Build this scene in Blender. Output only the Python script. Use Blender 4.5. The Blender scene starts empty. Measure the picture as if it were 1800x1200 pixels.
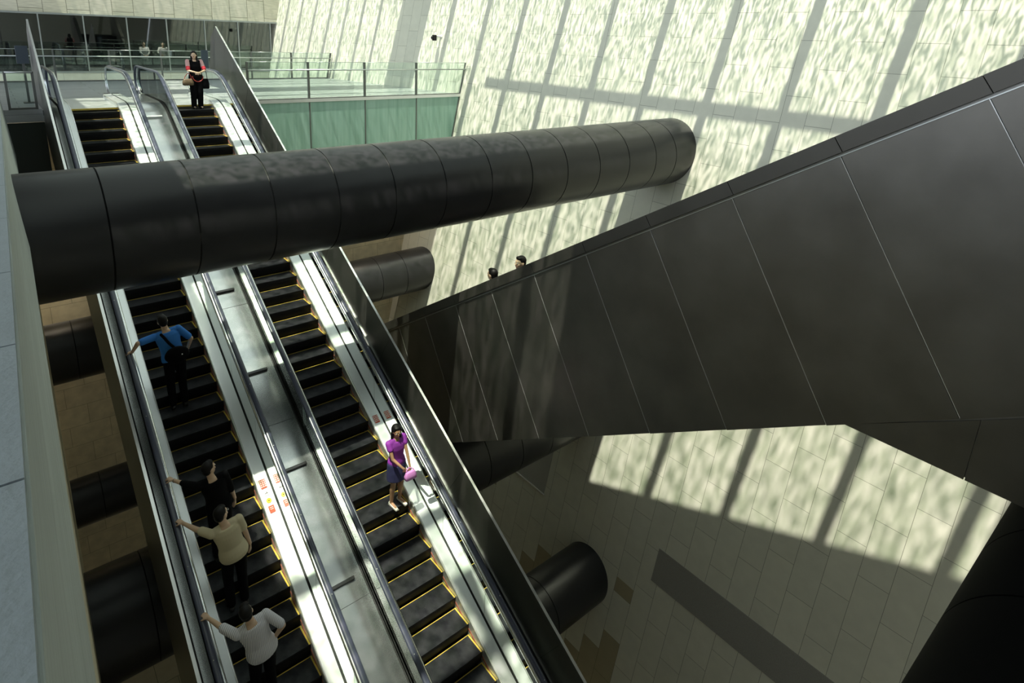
import bpy, math, random
from mathutils import Vector, Matrix, noise
random.seed(7)
PI = math.pi
sc = bpy.context.scene
COL = sc.collection

# ------------------------------------------------------------------ camera
CAM = Vector((-5.42547, -14.03242, 5.81218))
RR = ((0.7911438787, -0.6112384768, 0.0335459093), (-0.1389488449, -0.2325366968, -0.9625899128), (0.5962563472, 0.7563822441, -0.2689134095))
cd = bpy.data.cameras.new('camera'); cam = bpy.data.objects.new('camera', cd); COL.objects.link(cam)
right, down, fwd = Vector(RR[0]), Vector(RR[1]), Vector(RR[2])
M = Matrix((right, -down, -fwd)).transposed().to_4x4(); M.translation = CAM
cam.matrix_world = M
cd.sensor_fit = 'HORIZONTAL'; cd.sensor_width = 36; cd.lens = 1071.752 * 36 / 1800
cd.shift_x = (900 - 822.0916) / 1800; cd.shift_y = -(600 - 366.0196) / 1800
cd.clip_start = 0.05; cd.clip_end = 300
sc.camera = cam

# ------------------------------------------------------------------ view, world, sun
sc.view_settings.view_transform = 'Standard'; sc.view_settings.look = 'None'
sc.view_settings.gamma = 1; sc.view_settings.use_curve_mapping = False
sc.view_settings.exposure = 0.15
w = bpy.data.worlds.new('sky'); sc.world = w; w.use_nodes = True
wn = w.node_tree.nodes; wn.clear()
bg = wn.new('ShaderNodeBackground'); wo = wn.new('ShaderNodeOutputWorld')
sky = wn.new('ShaderNodeTexSky'); sky.sky_type = 'HOSEK_WILKIE'; sky.turbidity = 4.5; sky.ground_albedo = 0.1
K = 3.7; KY = -0.085
sun_dir = Vector((1, -KY * K, -K)).normalized()     # direction the light travels
sky.sun_direction = -sun_dir
mixs = wn.new('ShaderNodeMix'); mixs.data_type = 'RGBA'; mixs.inputs[0].default_value = 0.55
mixs.inputs[7].default_value = (0.74, 0.79, 0.83, 1)
w.node_tree.links.new(sky.outputs[0], mixs.inputs[6]); w.node_tree.links.new(mixs.outputs[2], bg.inputs[0])
bg.inputs[1].default_value = 3.3
w.node_tree.links.new(bg.outputs[0], wo.inputs[0])
sd = bpy.data.lights.new('sun', 'SUN'); sd.energy = 7.9; sd.angle = math.radians(0.62); sd.color = (1, 0.965, 0.88)
sun = bpy.data.objects.new('sun', sd); COL.objects.link(sun)
sun.rotation_euler = sun_dir.to_track_quat('-Z', 'Y').to_euler(); sun.location = (0, 0, 30)

# ------------------------------------------------------------------ helpers
class MB:
    def __init__(s): s.v = []; s.f = []; s.mi = []; s.uv = {}; s.sm = []
    def face(s, idx, m=0, uv=None, sm=False):
        s.f.append(tuple(idx)); s.mi.append(m); s.sm.append(sm)
        if uv: s.uv[len(s.f) - 1] = uv
    def box(s, a, b, m=0):
        x0, y0, z0 = a; x1, y1, z1 = b
        n = len(s.v); s.v += [(x, y, z) for z in (z0, z1) for y in (y0, y1) for x in (x0, x1)]
        for q in ((0, 2, 3, 1), (4, 5, 7, 6), (0, 1, 5, 4), (2, 6, 7, 3), (0, 4, 6, 2), (1, 3, 7, 5)): s.face([n + i for i in q], m)
        return s
    def obox(s, c, ax, ay, az, m=0):     # oriented box: centre and half-axis vectors
        n = len(s.v); c = Vector(c); ax = Vector(ax); ay = Vector(ay); az = Vector(az)
        s.v += [tuple(c + ax * i + ay * j + az * k) for k in (-1, 1) for j in (-1, 1) for i in (-1, 1)]
        for q in ((0, 2, 3, 1), (4, 5, 7, 6), (0, 1, 5, 4), (2, 6, 7, 3), (0, 4, 6, 2), (1, 3, 7, 5)): s.face([n + i for i in q], m)
        return s
    def prism_x(s, poly, x0, x1, m=0):   # polygon (y, z) extruded along x
        n = len(s.v); k = len(poly)
        s.v += [(x0, y, z) for y, z in poly] + [(x1, y, z) for y, z in poly]
        s.face(list(range(n, n + k)), m); s.face([n + k + i for i in reversed(range(k))], m)
        for i in range(k): j = (i + 1) % k; s.face([n + i, n + k + i, n + k + j, n + j], m)
        return s
    def sweep(s, path, prof, m=0, closed=True, sm=False):   # path (y, z), profile (x, h): h straight up
        n = len(s.v); k = len(prof)
        for y, z in path: s.v += [(x, y, z + h) for x, h in prof]
        for i in range(len(path) - 1):
            for j in range(k if closed else k - 1):
                j2 = (j + 1) % k; a = n + i * k
                s.face([a + j, a + j2, a + k + j2, a + k + j], m, sm=sm)
        if closed:
            s.face([n + j for j in reversed(range(k))], m); a = n + (len(path) - 1) * k; s.face([a + j for j in range(k)], m)
        return s
    def sweepn(s, path, prof, m=0, sm=True):  # profile normal to a path in the y-z plane
        n = len(s.v); k = len(prof); L = len(path)
        for i, (y, z) in enumerate(path):
            a = path[max(i - 1, 0)]; b = path[min(i + 1, L - 1)]; t = Vector((b[0] - a[0], b[1] - a[1])).normalized()
            nn = (-t[1], t[0])
            s.v += [(x, y + nn[0] * h, z + nn[1] * h) for x, h in prof]
        for i in range(L - 1):
            for j in range(k): j2 = (j + 1) % k; a = n + i * k; s.face([a + j, a + j2, a + k + j2, a + k + j], m, sm=sm)
        s.face([n + j for j in reversed(range(k))], m); a = n + (L - 1) * k; s.face([a + j for j in range(k)], m)
        return s
    def loft(s, rings, m=0, sm=True, cap=True):
        n = len(s.v); k = len(rings[0])
        for r in rings: s.v += [tuple(p) for p in r]
        for i in range(len(rings) - 1):
            for j in range(k): j2 = (j + 1) % k; a = n + i * k; s.face([a + j, a + j2, a + k + j2, a + k + j], m, sm=sm)
        if cap:
            s.face([n + j for j in reversed(range(k))], m, sm=sm); a = n + (len(rings) - 1) * k; s.face([a + j for j in range(k)], m, sm=sm)
        return s
    def cyl(s, p0, p1, r0, r1=None, n=16, m=0, sm=True):
        r1 = r0 if r1 is None else r1; p0 = Vector(p0); p1 = Vector(p1); d = (p1 - p0).normalized()
        u = d.orthogonal().normalized(); v = d.cross(u)
        ring = lambda p, r: [p + u * (r * math.cos(2 * PI * i / n)) + v * (r * math.sin(2 * PI * i / n)) for i in range(n)]
        return s.loft([ring(p0, r0), ring(p1, r1)], m, sm)
    def capsule(s, p0, p1, r0, r1, flat=1.0, side=None, n=14, m=0):
        p0 = Vector(p0); p1 = Vector(p1); d = (p1 - p0); L = d.length; d = d.normalized() if L > 1e-6 else Vector((0, 0, 1))
        u = Vector(side).normalized() if side else d.orthogonal().normalized()
        u = (u - d * u.dot(d)).normalized(); v = d.cross(u)
        ring = lambda p, r: [p + u * (r * math.cos(2 * PI * i / n)) + v * (r * flat * math.sin(2 * PI * i / n)) for i in range(n)]
        R = []
        for a in (88, 65, 40, 18): a = math.radians(a); R.append(ring(p0 - d * r0 * math.sin(a), r0 * math.cos(a)))
        R.append(ring(p0, r0)); R.append(ring(p0.lerp(p1, .5), (r0 + r1) / 2)); R.append(ring(p1, r1))
        for a in (18, 40, 65, 88): a = math.radians(a); R.append(ring(p1 + d * r1 * math.sin(a), r1 * math.cos(a)))
        return s.loft(R, m)
    def ball(s, c, r, n=14, m=0, X=None):
        c = Vector(c); rx, ry, rz = r if hasattr(r, '__len__') else (r, r, r); X = X or Matrix.Identity(3)
        R = []
        for i in range(n + 1):
            a = -PI / 2 + PI * (i + .02 * (i == 0) - .02 * (i == n)) / n
            R.append([c + X @ Vector((rx * math.cos(a) * math.cos(2 * PI * j / n), ry * math.cos(a) * math.sin(2 * PI * j / n), rz * math.sin(a))) for j in range(n)])
        return s.loft(R, m)
    def build(s, name, mats, parent=None, loc=None, bevel=0):
        me = bpy.data.meshes.new(name); me.from_pydata(s.v, [], s.f)
        for q in (mats if isinstance(mats, (list, tuple)) else [mats]): me.materials.append(q)
        me.polygons.foreach_set('material_index', s.mi); me.polygons.foreach_set('use_smooth', s.sm)
        if s.uv:
            ul = me.uv_layers.new(name='UVMap')
            for p in me.polygons:
                if p.index in s.uv:
                    for li, c in zip(p.loop_indices, s.uv[p.index]): ul.data[li].uv = c
        me.validate(); me.update()
        o = bpy.data.objects.new(name, me); COL.objects.link(o)
        if loc: me.transform(Matrix.Translation(-Vector(loc))); o.location = loc
        if parent is not None:
            o.parent = parent; o.matrix_parent_inverse = pworld(parent).inverted()
        if bevel:
            b = o.modifiers.new('bevel', 'BEVEL'); b.width = bevel; b.segments = 2; b.limit_method = 'ANGLE'
        return o
def pworld(o):
    m = o.matrix_basis.copy()
    return (pworld(o.parent) @ o.matrix_parent_inverse @ m) if o.parent else m
def tag(o, label, cat=None, group=None, kind=None):
    if label: o['label'] = label
    if cat: o['category'] = cat
    if group: o['group'] = group
    if kind: o['kind'] = kind
    return o
def thing(name, label, cat, loc=(0, 0, 0), group=None):
    o = bpy.data.objects.new(name, None); COL.objects.link(o); o.location = loc; o.empty_display_size = .2
    return tag(o, label, cat, group)
def struct(o, label=None, cat=None): o['kind'] = 'structure'; tag(o, label, cat); return o

# ------------------------------------------------------------------ materials
def newmat(name):
    m = bpy.data.materials.new(name); m.use_nodes = True; nt = m.node_tree
    return m, nt, nt.nodes, nt.links, nt.nodes['Principled BSDF']
def pmat(name, col, rough=.5, metal=0, spec=.5, nscale=0, namt=.15, bump=0, bscale=40, stretch=(1, 1, 1), coat=0, emit=None, estr=0, sheen=0):
    m, nt, N, L, b = newmat(name)
    b.inputs['Base Color'].default_value = (*col, 1); b.inputs['Roughness'].default_value = rough; b.inputs['Metallic'].default_value = metal
    b.inputs['Specular IOR Level'].default_value = spec; b.inputs['Coat Weight'].default_value = coat
    if emit: b.inputs['Emission Color'].default_value = (*emit, 1); b.inputs['Emission Strength'].default_value = estr
    if nscale or bump:
        tc = N.new('ShaderNodeTexCoord'); mp = N.new('ShaderNodeMapping'); mp.inputs['Scale'].default_value = stretch; L.new(tc.outputs['Object'], mp.inputs[0])
    if nscale:
        n = N.new('ShaderNodeTexNoise'); n.inputs['Scale'].default_value = nscale; n.inputs['Detail'].default_value = 5; L.new(mp.outputs[0], n.inputs[0])
        mx = N.new('ShaderNodeMix'); mx.data_type = 'RGBA'; lo = tuple(c * (1 - namt) for c in col); hi = tuple(min(1, c * (1 + namt)) for c in col)
        mx.inputs[6].default_value = (*lo, 1); mx.inputs[7].default_value = (*hi, 1); L.new(n.outputs[0], mx.inputs[0]); L.new(mx.outputs[2], b.inputs['Base Color'])
        mr = N.new('ShaderNodeMapRange'); mr.inputs[3].default_value = rough * .85; mr.inputs[4].default_value = min(1, rough * 1.2); L.new(n.outputs[0], mr.inputs[0]); L.new(mr.outputs[0], b.inputs['Roughness'])
    if bump:
        n2 = N.new('ShaderNodeTexNoise'); n2.inputs['Scale'].default_value = bscale; n2.inputs['Detail'].default_value = 3; L.new(mp.outputs[0], n2.inputs[0])
        bp = N.new('ShaderNodeBump'); bp.inputs['Strength'].default_value = bump; bp.inputs['Distance'].default_value = .01; L.new(n2.outputs[0], bp.inputs['Height']); L.new(bp.outputs[0], b.inputs['Normal'])
    return m
def tilemat(name, c1, c2, mortar, bw, rh, msize=.006, rough=.5, swap=True, dark=None, vein=None, off=(0, 0), nz=.08):
    # running-bond slabs laid out in the UV map (metres); swap = columns staggered vertically
    m, nt, N, L, b = newmat(name)
    tc = N.new('ShaderNodeTexCoord'); sp = N.new('ShaderNodeSeparateXYZ'); cb = N.new('ShaderNodeCombineXYZ'); L.new(tc.outputs['UV'], sp.inputs[0])
    ad = N.new('ShaderNodeVectorMath'); ad.operation = 'ADD'; ad.inputs[1].default_value = (off[1] + 200 * bw, off[0] + 200 * rh, 0) if swap else (off[0] + 200 * bw, off[1] + 200 * rh, 0)
    if swap: L.new(sp.outputs[1], cb.inputs[0]); L.new(sp.outputs[0], cb.inputs[1])
    else: L.new(sp.outputs[0], cb.inputs[0]); L.new(sp.outputs[1], cb.inputs[1])
    L.new(cb.outputs[0], ad.inputs[0])
    br = N.new('ShaderNodeTexBrick'); br.offset = .5; br.inputs['Scale'].default_value = 1; br.inputs['Brick Width'].default_value = bw; br.inputs['Row Height'].default_value = rh
    br.inputs['Mortar Size'].default_value = msize; br.inputs['Mortar Smooth'].default_value = .1; br.inputs['Bias'].default_value = 0
    br.inputs['Color1'].default_value = (*c1, 1); br.inputs['Color2'].default_value = (*c2, 1); br.inputs['Mortar'].default_value = (*mortar, 1)
    L.new(ad.outputs[0], br.inputs[0])
    n = N.new('ShaderNodeTexNoise'); n.inputs['Scale'].default_value = 3 if not vein else vein[0]; n.inputs['Detail'].default_value = 6
    if vein:
        mp = N.new('ShaderNodeMapping'); mp.inputs['Rotation'].default_value = (0, 0, vein[1]); mp.inputs['Scale'].default_value = (1, vein[2], 1); L.new(tc.outputs['UV'], mp.inputs[0]); L.new(mp.outputs[0], n.inputs[0])
    else: L.new(tc.outputs['UV'], n.inputs[0])
    mr = N.new('ShaderNodeMapRange'); mr.inputs[1].default_value = .25; mr.inputs[2].default_value = .75; mr.inputs[3].default_value = 1 - nz; mr.inputs[4].default_value = 1 + nz; L.new(n.outputs[0], mr.inputs[0])
    mm = N.new('ShaderNodeVectorMath'); mm.operation = 'SCALE'; L.new(br.outputs[0], mm.inputs[0]); L.new(mr.outputs[0], mm.inputs['Scale']); L.new(mm.outputs[0], b.inputs['Base Color'])
    if dark:    # a few slabs of a browner stone low on the wall
        b2 = N.new('ShaderNodeTexBrick'); b2.offset = .5; b2.inputs['Scale'].default_value = 1; b2.inputs['Brick Width'].default_value = bw; b2.inputs['Row Height'].default_value = rh; b2.inputs['Mortar Size'].default_value = 0
        b2.inputs['Color1'].default_value = (0, 0, 0, 1); b2.inputs['Color2'].default_value = (1, 1, 1, 1); L.new(ad.outputs[0], b2.inputs[0])
        g1 = N.new('ShaderNodeMath'); g1.operation = 'GREATER_THAN'; g1.inputs[1].default_value = .62; L.new(b2.outputs[0], g1.inputs[0])
        g2 = N.new('ShaderNodeMath'); g2.operation = 'LESS_THAN'; g2.inputs[1].default_value = dark[0]; L.new(sp.outputs[1], g2.inputs[0])
        g3 = N.new('ShaderNodeMath'); g3.operation = 'GREATER_THAN'; g3.inputs[1].default_value = dark[1]; L.new(sp.outputs[0], g3.inputs[0])
        p1 = N.new('ShaderNodeMath'); p1.operation = 'MULTIPLY'; L.new(g1.outputs[0], p1.inputs[0]); L.new(g2.outputs[0], p1.inputs[1]); p2 = N.new('ShaderNodeMath'); p2.operation = 'MULTIPLY'; L.new(p1.outputs[0], p2.inputs[0]); L.new(g3.outputs[0], p2.inputs[1])
        md = N.new('ShaderNodeMix'); md.data_type = 'RGBA'; md.blend_type = 'MULTIPLY'; L.new(p2.outputs[0], md.inputs[0]); L.new(mm.outputs[0], md.inputs[6]); md.inputs[7].default_value = (.62, .55, .42, 1); L.new(md.outputs[2], b.inputs['Base Color'])
    b.inputs['Roughness'].default_value = rough
    bp = N.new('ShaderNodeBump'); bp.inputs['Strength'].default_value = .35; bp.inputs['Distance'].default_value = .006; bp.invert = True; L.new(br.outputs['Fac'], bp.inputs['Height']); L.new(bp.outputs[0], b.inputs['Normal'])
    return m
def glassmat(name, tint=(.9, .97, .94), gloss=.12, rough=.02):
    m, nt, N, L, b = newmat(name); N.remove(b); out = N['Material Output']
    t = N.new('ShaderNodeBsdfTransparent'); t.inputs[0].default_value = (*tint, 1); g = N.new('ShaderNodeBsdfGlossy'); g.inputs['Roughness'].default_value = rough; g.inputs[0].default_value = (.95, 1, .98, 1)
    fr = N.new('ShaderNodeFresnel'); fr.inputs[0].default_value = 1.5; ma = N.new('ShaderNodeMath'); ma.operation = 'ADD'; ma.inputs[1].default_value = gloss - .04; ma.use_clamp = True
    L.new(fr.outputs[0], ma.inputs[0]); mx = N.new('ShaderNodeMixShader'); L.new(ma.outputs[0], mx.inputs[0]); L.new(t.outputs[0], mx.inputs[1]); L.new(g.outputs[0], mx.inputs[2]); L.new(mx.outputs[0], out.inputs[0])
    return m

m_wall = tilemat('pale_stone_tiles', (.80, .785, .69), (.745, .735, .65), (.34, .33, .28), 1.34, .61, .0055, .45, off=(0.0, 0.0), nz=.05, dark=(-9.6, -6.2))
m_band = pmat('grey_granite', (.34, .33, .315), .6, nscale=60, namt=.3)
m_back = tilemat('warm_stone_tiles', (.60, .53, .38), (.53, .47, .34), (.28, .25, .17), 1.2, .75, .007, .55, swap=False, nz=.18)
m_facade = tilemat('veined_stone', (.60, .58, .47), (.66, .64, .54), (.26, .25, .19), 1.85, .95, .014, .5, swap=True, vein=(2.5, .9, 7), nz=.16)
m_cream = tilemat('cream_stone', (.72, .71, .60), (.68, .67, .57), (.4, .4, .3), 1.6, .7, .008, .5, swap=False)
m_floor = tilemat('grey_stone_planks', (.42, .44, .455), (.36, .38, .40), (.17, .18, .19), 2.4, .6, .012, .35, swap=False, nz=.1)
m_lowfloor = tilemat('lower_floor_stone', (.34, .30, .22), (.30, .27, .2), (.14, .13, .1), 1.2, .9, .012, .4, swap=False)
m_parapet = pmat('fine_concrete', (.42, .455, .435), .7, nscale=3.2, namt=.28, stretch=(14, .12, 6), bump=.3, bscale=9)
m_cap = pmat('grey_stone_cap', (.31, .355, .375), .75, nscale=9, namt=.14, bump=.3, bscale=60)
m_joint = pmat('dark_joint', (.05, .055, .05), .9)
m_dark = pmat('dark_painted_metal', (.022, .022, .025), .32, metal=0, spec=.35, nscale=1.2, namt=.3, bump=.02, bscale=5)
m_beam = pmat('brushed_dark_panel', (.20, .192, .178), .40, metal=.85, spec=.6, nscale=1.6, namt=.35, bump=.03, bscale=3)
m_black = pmat('black_joint_line', (.005, .005, .006), .6)
m_shade = pmat('shade_black_cladding', (.003, .003, .003), .9, spec=.1)  # strut black with the corner's shade put into its colour
m_steel = pmat('brushed_stainless', (.74, .76, .77), .24, metal=1, nscale=3, namt=.08, stretch=(1, .3, 1))
m_steeld = pmat('dull_stainless', (.80, .82, .84), .36, metal=.75, nscale=2, namt=.06)
m_slab = pmat('dark_bronze_steel', (.22, .215, .20), .34, metal=.85, nscale=1.4, namt=.2, stretch=(1, .6, .6))
m_edge = pmat('bright_steel_edge', (.85, .86, .86), .25, metal=.6)
m_rubber = pmat('rubber_handrail', (.055, .062, .10), .30, spec=.7)
m_truss = pmat('black_truss', (.012, .012, .013), .5)
m_yellow = pmat('yellow_step_edge', (.62, .44, .07), .6)
m_red = pmat('dull_red_brush', (.35, .08, .04), .6)
m_glass = glassmat('clear_balustrade_glass')
m_pglass = glassmat('railing_glass', (.92, .97, .945), .08)
m_dglass = glassmat('dark_facade_glass', (.66, .69, .69), .10)
m_post = pmat('grey_steel_post', (.16, .17, .165), .4, metal=.6)
m_rail = pmat('steel_handrail_tube', (.62, .66, .66), .3, metal=.8)
m_mull = pmat('pale_mullion', (.35, .38, .38), .4, metal=.5)
m_room = pmat('dark_interior', (.02, .02, .021), .8)
m_roof = pmat('roof_concrete', (.30, .30, .29), .8)
m_bar = pmat('roof_steel', (.16, .17, .17), .6)
m_sign = pmat('slate_sign', (.055, .075, .10), .4)
m_frost, nt, N, L, b = newmat('frosted_green_glass')
b.inputs['Base Color'].default_value = (.30, .50, .42, 1); b.inputs['Roughness'].default_value = .32; b.inputs['Specular IOR Level'].default_value = .6
tc = N.new('ShaderNodeTexCoord'); mp = N.new('ShaderNodeMapping'); mp.inputs['Scale'].default_value = (5, 5, .3); n = N.new('ShaderNodeTexNoise'); n.inputs['Scale'].default_value = 1.5; n.inputs['Detail'].default_value = 4
L.new(tc.outputs['Object'], mp.inputs[0]); L.new(mp.outputs[0], n.inputs[0]); rp = N.new('ShaderNodeValToRGB'); rp.color_ramp.elements[0].color = (.25, .44, .36, 1); rp.color_ramp.elements[1].color = (.36, .56, .48, 1); rp.color_ramp.elements[0].position = .3; rp.color_ramp.elements[1].position = .7
L.new(n.outputs[0], rp.inputs[0]); L.new(rp.outputs[0], b.inputs['Base Color'])
# step material: fine grooves across x
m_step, nt, N, L, b = newmat('grooved_step_metal')
b.inputs['Roughness'].default_value = .42; b.inputs['Metallic'].default_value = .55
tc = N.new('ShaderNodeTexCoord'); wv = N.new('ShaderNodeTexWave'); wv.wave_type = 'BANDS'; wv.bands_direction = 'X'; wv.inputs['Scale'].default_value = 18; L.new(tc.outputs['Object'], wv.inputs[0])
nn = N.new('ShaderNodeTexNoise'); nn.inputs['Scale'].default_value = 4; nn.inputs['Detail'].default_value = 5; L.new(tc.outputs['Object'], nn.inputs[0])
rp = N.new('ShaderNodeValToRGB'); rp.color_ramp.elements[0].position = .3; rp.color_ramp.elements[1].position = .72; rp.color_ramp.elements[0].color = (.012, .013, .019, 1); rp.color_ramp.elements[1].color = (.075, .077, .084, 1); L.new(nn.outputs[0], rp.inputs[0]); L.new(rp.outputs[0], b.inputs['Base Color'])
bp = N.new('ShaderNodeBump'); bp.inputs['Strength'].default_value = .6; bp.inputs['Distance'].default_value = .006; L.new(wv.outputs['Fac'], bp.inputs['Height']); L.new(bp.outputs[0], b.inputs['Normal'])
m_riser = pmat('dark_riser', (.004, .004, .005), .5, metal=.0, spec=.25)
# water over the glass roof: green-tinged, caustic mottle of light painted into its transparency
m_water, nt, N, L, b = newmat('caustic_mottled_water'); N.remove(b); out = N['Material Output']
tc = N.new('ShaderNodeTexCoord'); mp = N.new('ShaderNodeMapping'); mp.inputs['Scale'].default_value = (3.5, 8.2, 0); mp.inputs['Rotation'].default_value = (0, 0, .35); L.new(tc.outputs['Object'], mp.inputs[0])
n1 = N.new('ShaderNodeTexNoise'); n1.noise_dimensions = '2D'; n1.inputs['Scale'].default_value = 1.9; n1.inputs['Detail'].default_value = 1.5; n1.inputs['Distortion'].default_value = .8; L.new(mp.outputs[0], n1.inputs[0])
n3 = N.new('ShaderNodeTexNoise'); n3.noise_dimensions = '2D'; n3.inputs['Scale'].default_value = .35; L.new(mp.outputs[0], n3.inputs[0])
rp = N.new('ShaderNodeValToRGB'); E = rp.color_ramp.elements; E[0].position = .40; E[0].color = (.12, .17, .10, 1); E[1].position = .62; E[1].color = (1, .99, .93, 1)
q = E.new(.51); q.color = (.62, .69, .54, 1)
mxn = N.new('ShaderNodeMath'); mxn.operation = 'MULTIPLY_ADD'; mxn.inputs[1].default_value = .25; L.new(n3.outputs[0], mxn.inputs[0]); sub = N.new('ShaderNodeMath'); sub.operation = 'SUBTRACT'; sub.inputs[1].default_value = .125; L.new(n1.outputs[0], sub.inputs[0]); L.new(sub.outputs[0], mxn.inputs[2])
L.new(mxn.outputs[0], rp.inputs[0]); t = N.new('ShaderNodeBsdfTransparent'); L.new(rp.outputs[0], t.inputs[0])
g = N.new('ShaderNodeBsdfGlossy'); g.inputs['Roughness'].default_value = .05; mx = N.new('ShaderNodeMixShader'); mx.inputs[0].default_value = .04; L.new(t.outputs[0], mx.inputs[1]); L.new(g.outputs[0], mx.inputs[2]); L.new(mx.outputs[0], out.inputs[0])

# ------------------------------------------------------------------ the room
S = .2                                     # lean of the right wall
def interp(x, xs, ys):
    if x <= xs[0]: return ys[0]
    for i in range(len(xs) - 1):
        if x <= xs[i + 1]: t = (x - xs[i]) / (xs[i + 1] - xs[i]); return ys[i] * (1 - t) + ys[i + 1] * t
    return ys[-1]
def WX(y): return interp(y, [2, 4.8, 6.3, 8.9, 11.2, 13, 14.7, 15.8, 23], [10.14, 10.14, 10.10, 9.775, 9.40, 9.15, 8.92, 8.74, 7.55])
def wx(y, z): return WX(y) + S * (z - 3.55)
Z0, ZR, ZL = -16.0, 10.0, 3.55
wm = MB(); ys = [-24 + .5 * i for i in range(95)]; U = 0; us = []
for i, y in enumerate(ys):
    if i: U += math.hypot(y - ys[i - 1], WX(y) - WX(ys[i - 1]))
    us.append(U - 24)
for i, y in enumerate(ys):
    wm.v += [(wx(y, Z0), y, Z0), (wx(y, 11), y, 11), (wx(y, Z0) + .5, y, Z0), (wx(y, 11) + .5, y, 11)]
for i in range(len(ys) - 1):
    a = 4 * i; b_ = a + 4
    wm.face((a, a + 1, b_ + 1, b_), uv=[(us[i], Z0), (us[i], 11), (us[i + 1], 11), (us[i + 1], Z0)])
    wm.face((a + 2, b_ + 2, b_ + 3, a + 3)); wm.face((a + 1, a + 3, b_ + 3, b_ + 1)); wm.face((a, b_, b_ + 2, a + 2))
wm.face((0, 2, 3, 1)); k = 4 * (len(ys) - 1); wm.face((k, k + 1, k + 3, k + 2))
struct(wm.build('wall_right', m_wall))
# inlaid granite strips in the leaning wall
def strip(name, y0, y1, z0, z1, mat, out=.012, cap=.0):
    m = MB(); P = lambda y, z, o: (wx(y, z) - o, y, z)
    a = [P(y0, z0, out), P(y1, z0, out), P(y1, z1, out), P(y0, z1, out)]; b2 = [P(y0, z0, -.05), P(y1, z0, -.05), P(y1, z1, -.05), P(y0, z1, -.05)]
    m.v += a + b2; m.face((0, 1, 2, 3)); m.face((7, 6, 5, 4))
    for i in range(4): j = (i + 1) % 4; m.face((i, i + 4, j + 4, j))
    return struct(m.build(name, mat))
strip('trim_1', -22, -6.52, -8.92, -7.92, m_band)
m_recess = pmat('recess_stone', (.44, .43, .40), .6, nscale=20, namt=.1)
strip('trim_2', -2.2, 3.0, -9.0, -7.0, m_recess, .01)
strip('trim_3', -2.24, 3.0, -9.06, -9.0, m_edge, .04)
# back wall under the landing
def quadwall(name, mat, x0, x1, y, z0, z1, th=.4, sgn=1):
    m = MB(); m.v += [(x0, y, z0), (x1[0], y, z0), (x1[1], y, z1), (x0, y, z1), (x0, y + th, z0), (x1[0], y + th, z0), (x1[1], y + th, z1), (x0, y + th, z1)]
    m.face((0, 1, 2, 3), uv=[(x0, z0), (x1[0], z0), (x1[1], z1), (x0, z1)]); m.face((7, 6, 5, 4))
    for i in range(4): j = (i + 1) % 4; m.face((i, i + 4, j + 4, j))
    return struct(m.build(name, mat))
YB = 8.3
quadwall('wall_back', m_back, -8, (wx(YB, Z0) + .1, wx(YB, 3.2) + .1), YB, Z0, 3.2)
# lower floor
m = MB(); m.v += [(-8, -24, Z0), (9, -24, Z0), (9, YB, Z0), (-8, YB, Z0), (-8, -24, Z0 - .3), (9, -24, Z0 - .3), (9, YB, Z0 - .3), (-8, YB, Z0 - .3)]
m.face((0, 1, 2, 3), uv=[(-8, -24), (9, -24), (9, YB), (-8, YB)]); m.face((7, 6, 5, 4))
for i in range(4): j = (i + 1) % 4; m.face((i, i + 4, j + 4, j))
struct(m.build('floor', m_lowfloor))
# upper landing slab (opening for the escalators is their own floor plates)
def slabuv(m, x0, x1, y0, y1, z0, z1):
    n = len(m.v); m.box((x0, y0, z0), (x1, y1, z1)); m.uv[len(m.f) - 5] = [(x0, y0), (x1, y0), (x1, y1), (x0, y1)]
m = MB()
xr = 11.2
YE, YF = 6.45, 15.95
n0 = len(m.v)
ylist = [YE + (YF - YE) * i / 12 for i in range(13)]
for y in ylist: m.v += [(.95, y, ZL), (wx(y, ZL) + .15, y, ZL), (.95, y, ZL - .34), (wx(y, ZL - .34) + .15, y, ZL - .34)]
for i in range(12):
    a = 4 * i; m.face((a, a + 1, a + 5, a + 4), uv=[(.95, ylist[i]), (wx(ylist[i], ZL), ylist[i]), (wx(ylist[i + 1], ZL), ylist[i + 1]), (.95, ylist[i + 1])]); m.face((a + 2, a + 6, a + 7, a + 3))
    m.face((a, a + 4, a + 6, a + 2)); m.face((a + 1, a + 3, a + 7, a + 5))
m.face((0, 2, 3, 1)); m.face((48, 49, 51, 50))
slabuv(m, -8, .95, 8.6, YF, ZL - .34, ZL); slabuv(m, -8, -4.32, 6.3, 8.6, ZL - .34, ZL)
slabuv(m, -4.32, .95, 6.1, 8.6, ZL - .34, ZL - .012)
struct(m.build('floor_landing', m_floor))
# left wall: a low fascia above, the wall below; both run along the open hall
def lx(y): return -5.41 + .0195 * (y + 11.8)
m = MB(); y0, y1 = -20, 20
def LW(y, z, o=0): return (lx(y) - o, y, z)
zb = lambda y: 3.4 - .0569 * (y + 11.83)          # bottom of fascia
zc = lambda y: 5.0 - .0569 * (y + 13.25)          # top of fascia
xc = lambda y: -5.471 + .01384 * (y + 13.25)
m.v += [LW(y0, Z0, .03), LW(y1, Z0, .03), LW(y1, zb(y1) + .1, .03), LW(y0, zb(y0) + .1, .03), LW(y0, Z0, .6), LW(y1, Z0, .6), LW(y1, zb(y1) + .1, .6), LW(y0, zb(y0) + .1, .6)]
m.face((0, 1, 2, 3), uv=[(y0, Z0), (y1, Z0), (y1, zb(y1)), (y0, zb(y0))]); m.face((7, 6, 5, 4))
for i in range(4): j = (i + 1) % 4; m.face((i, i + 4, j + 4, j))
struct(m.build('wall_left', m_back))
m = MB(); y1 = 6.2
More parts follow.
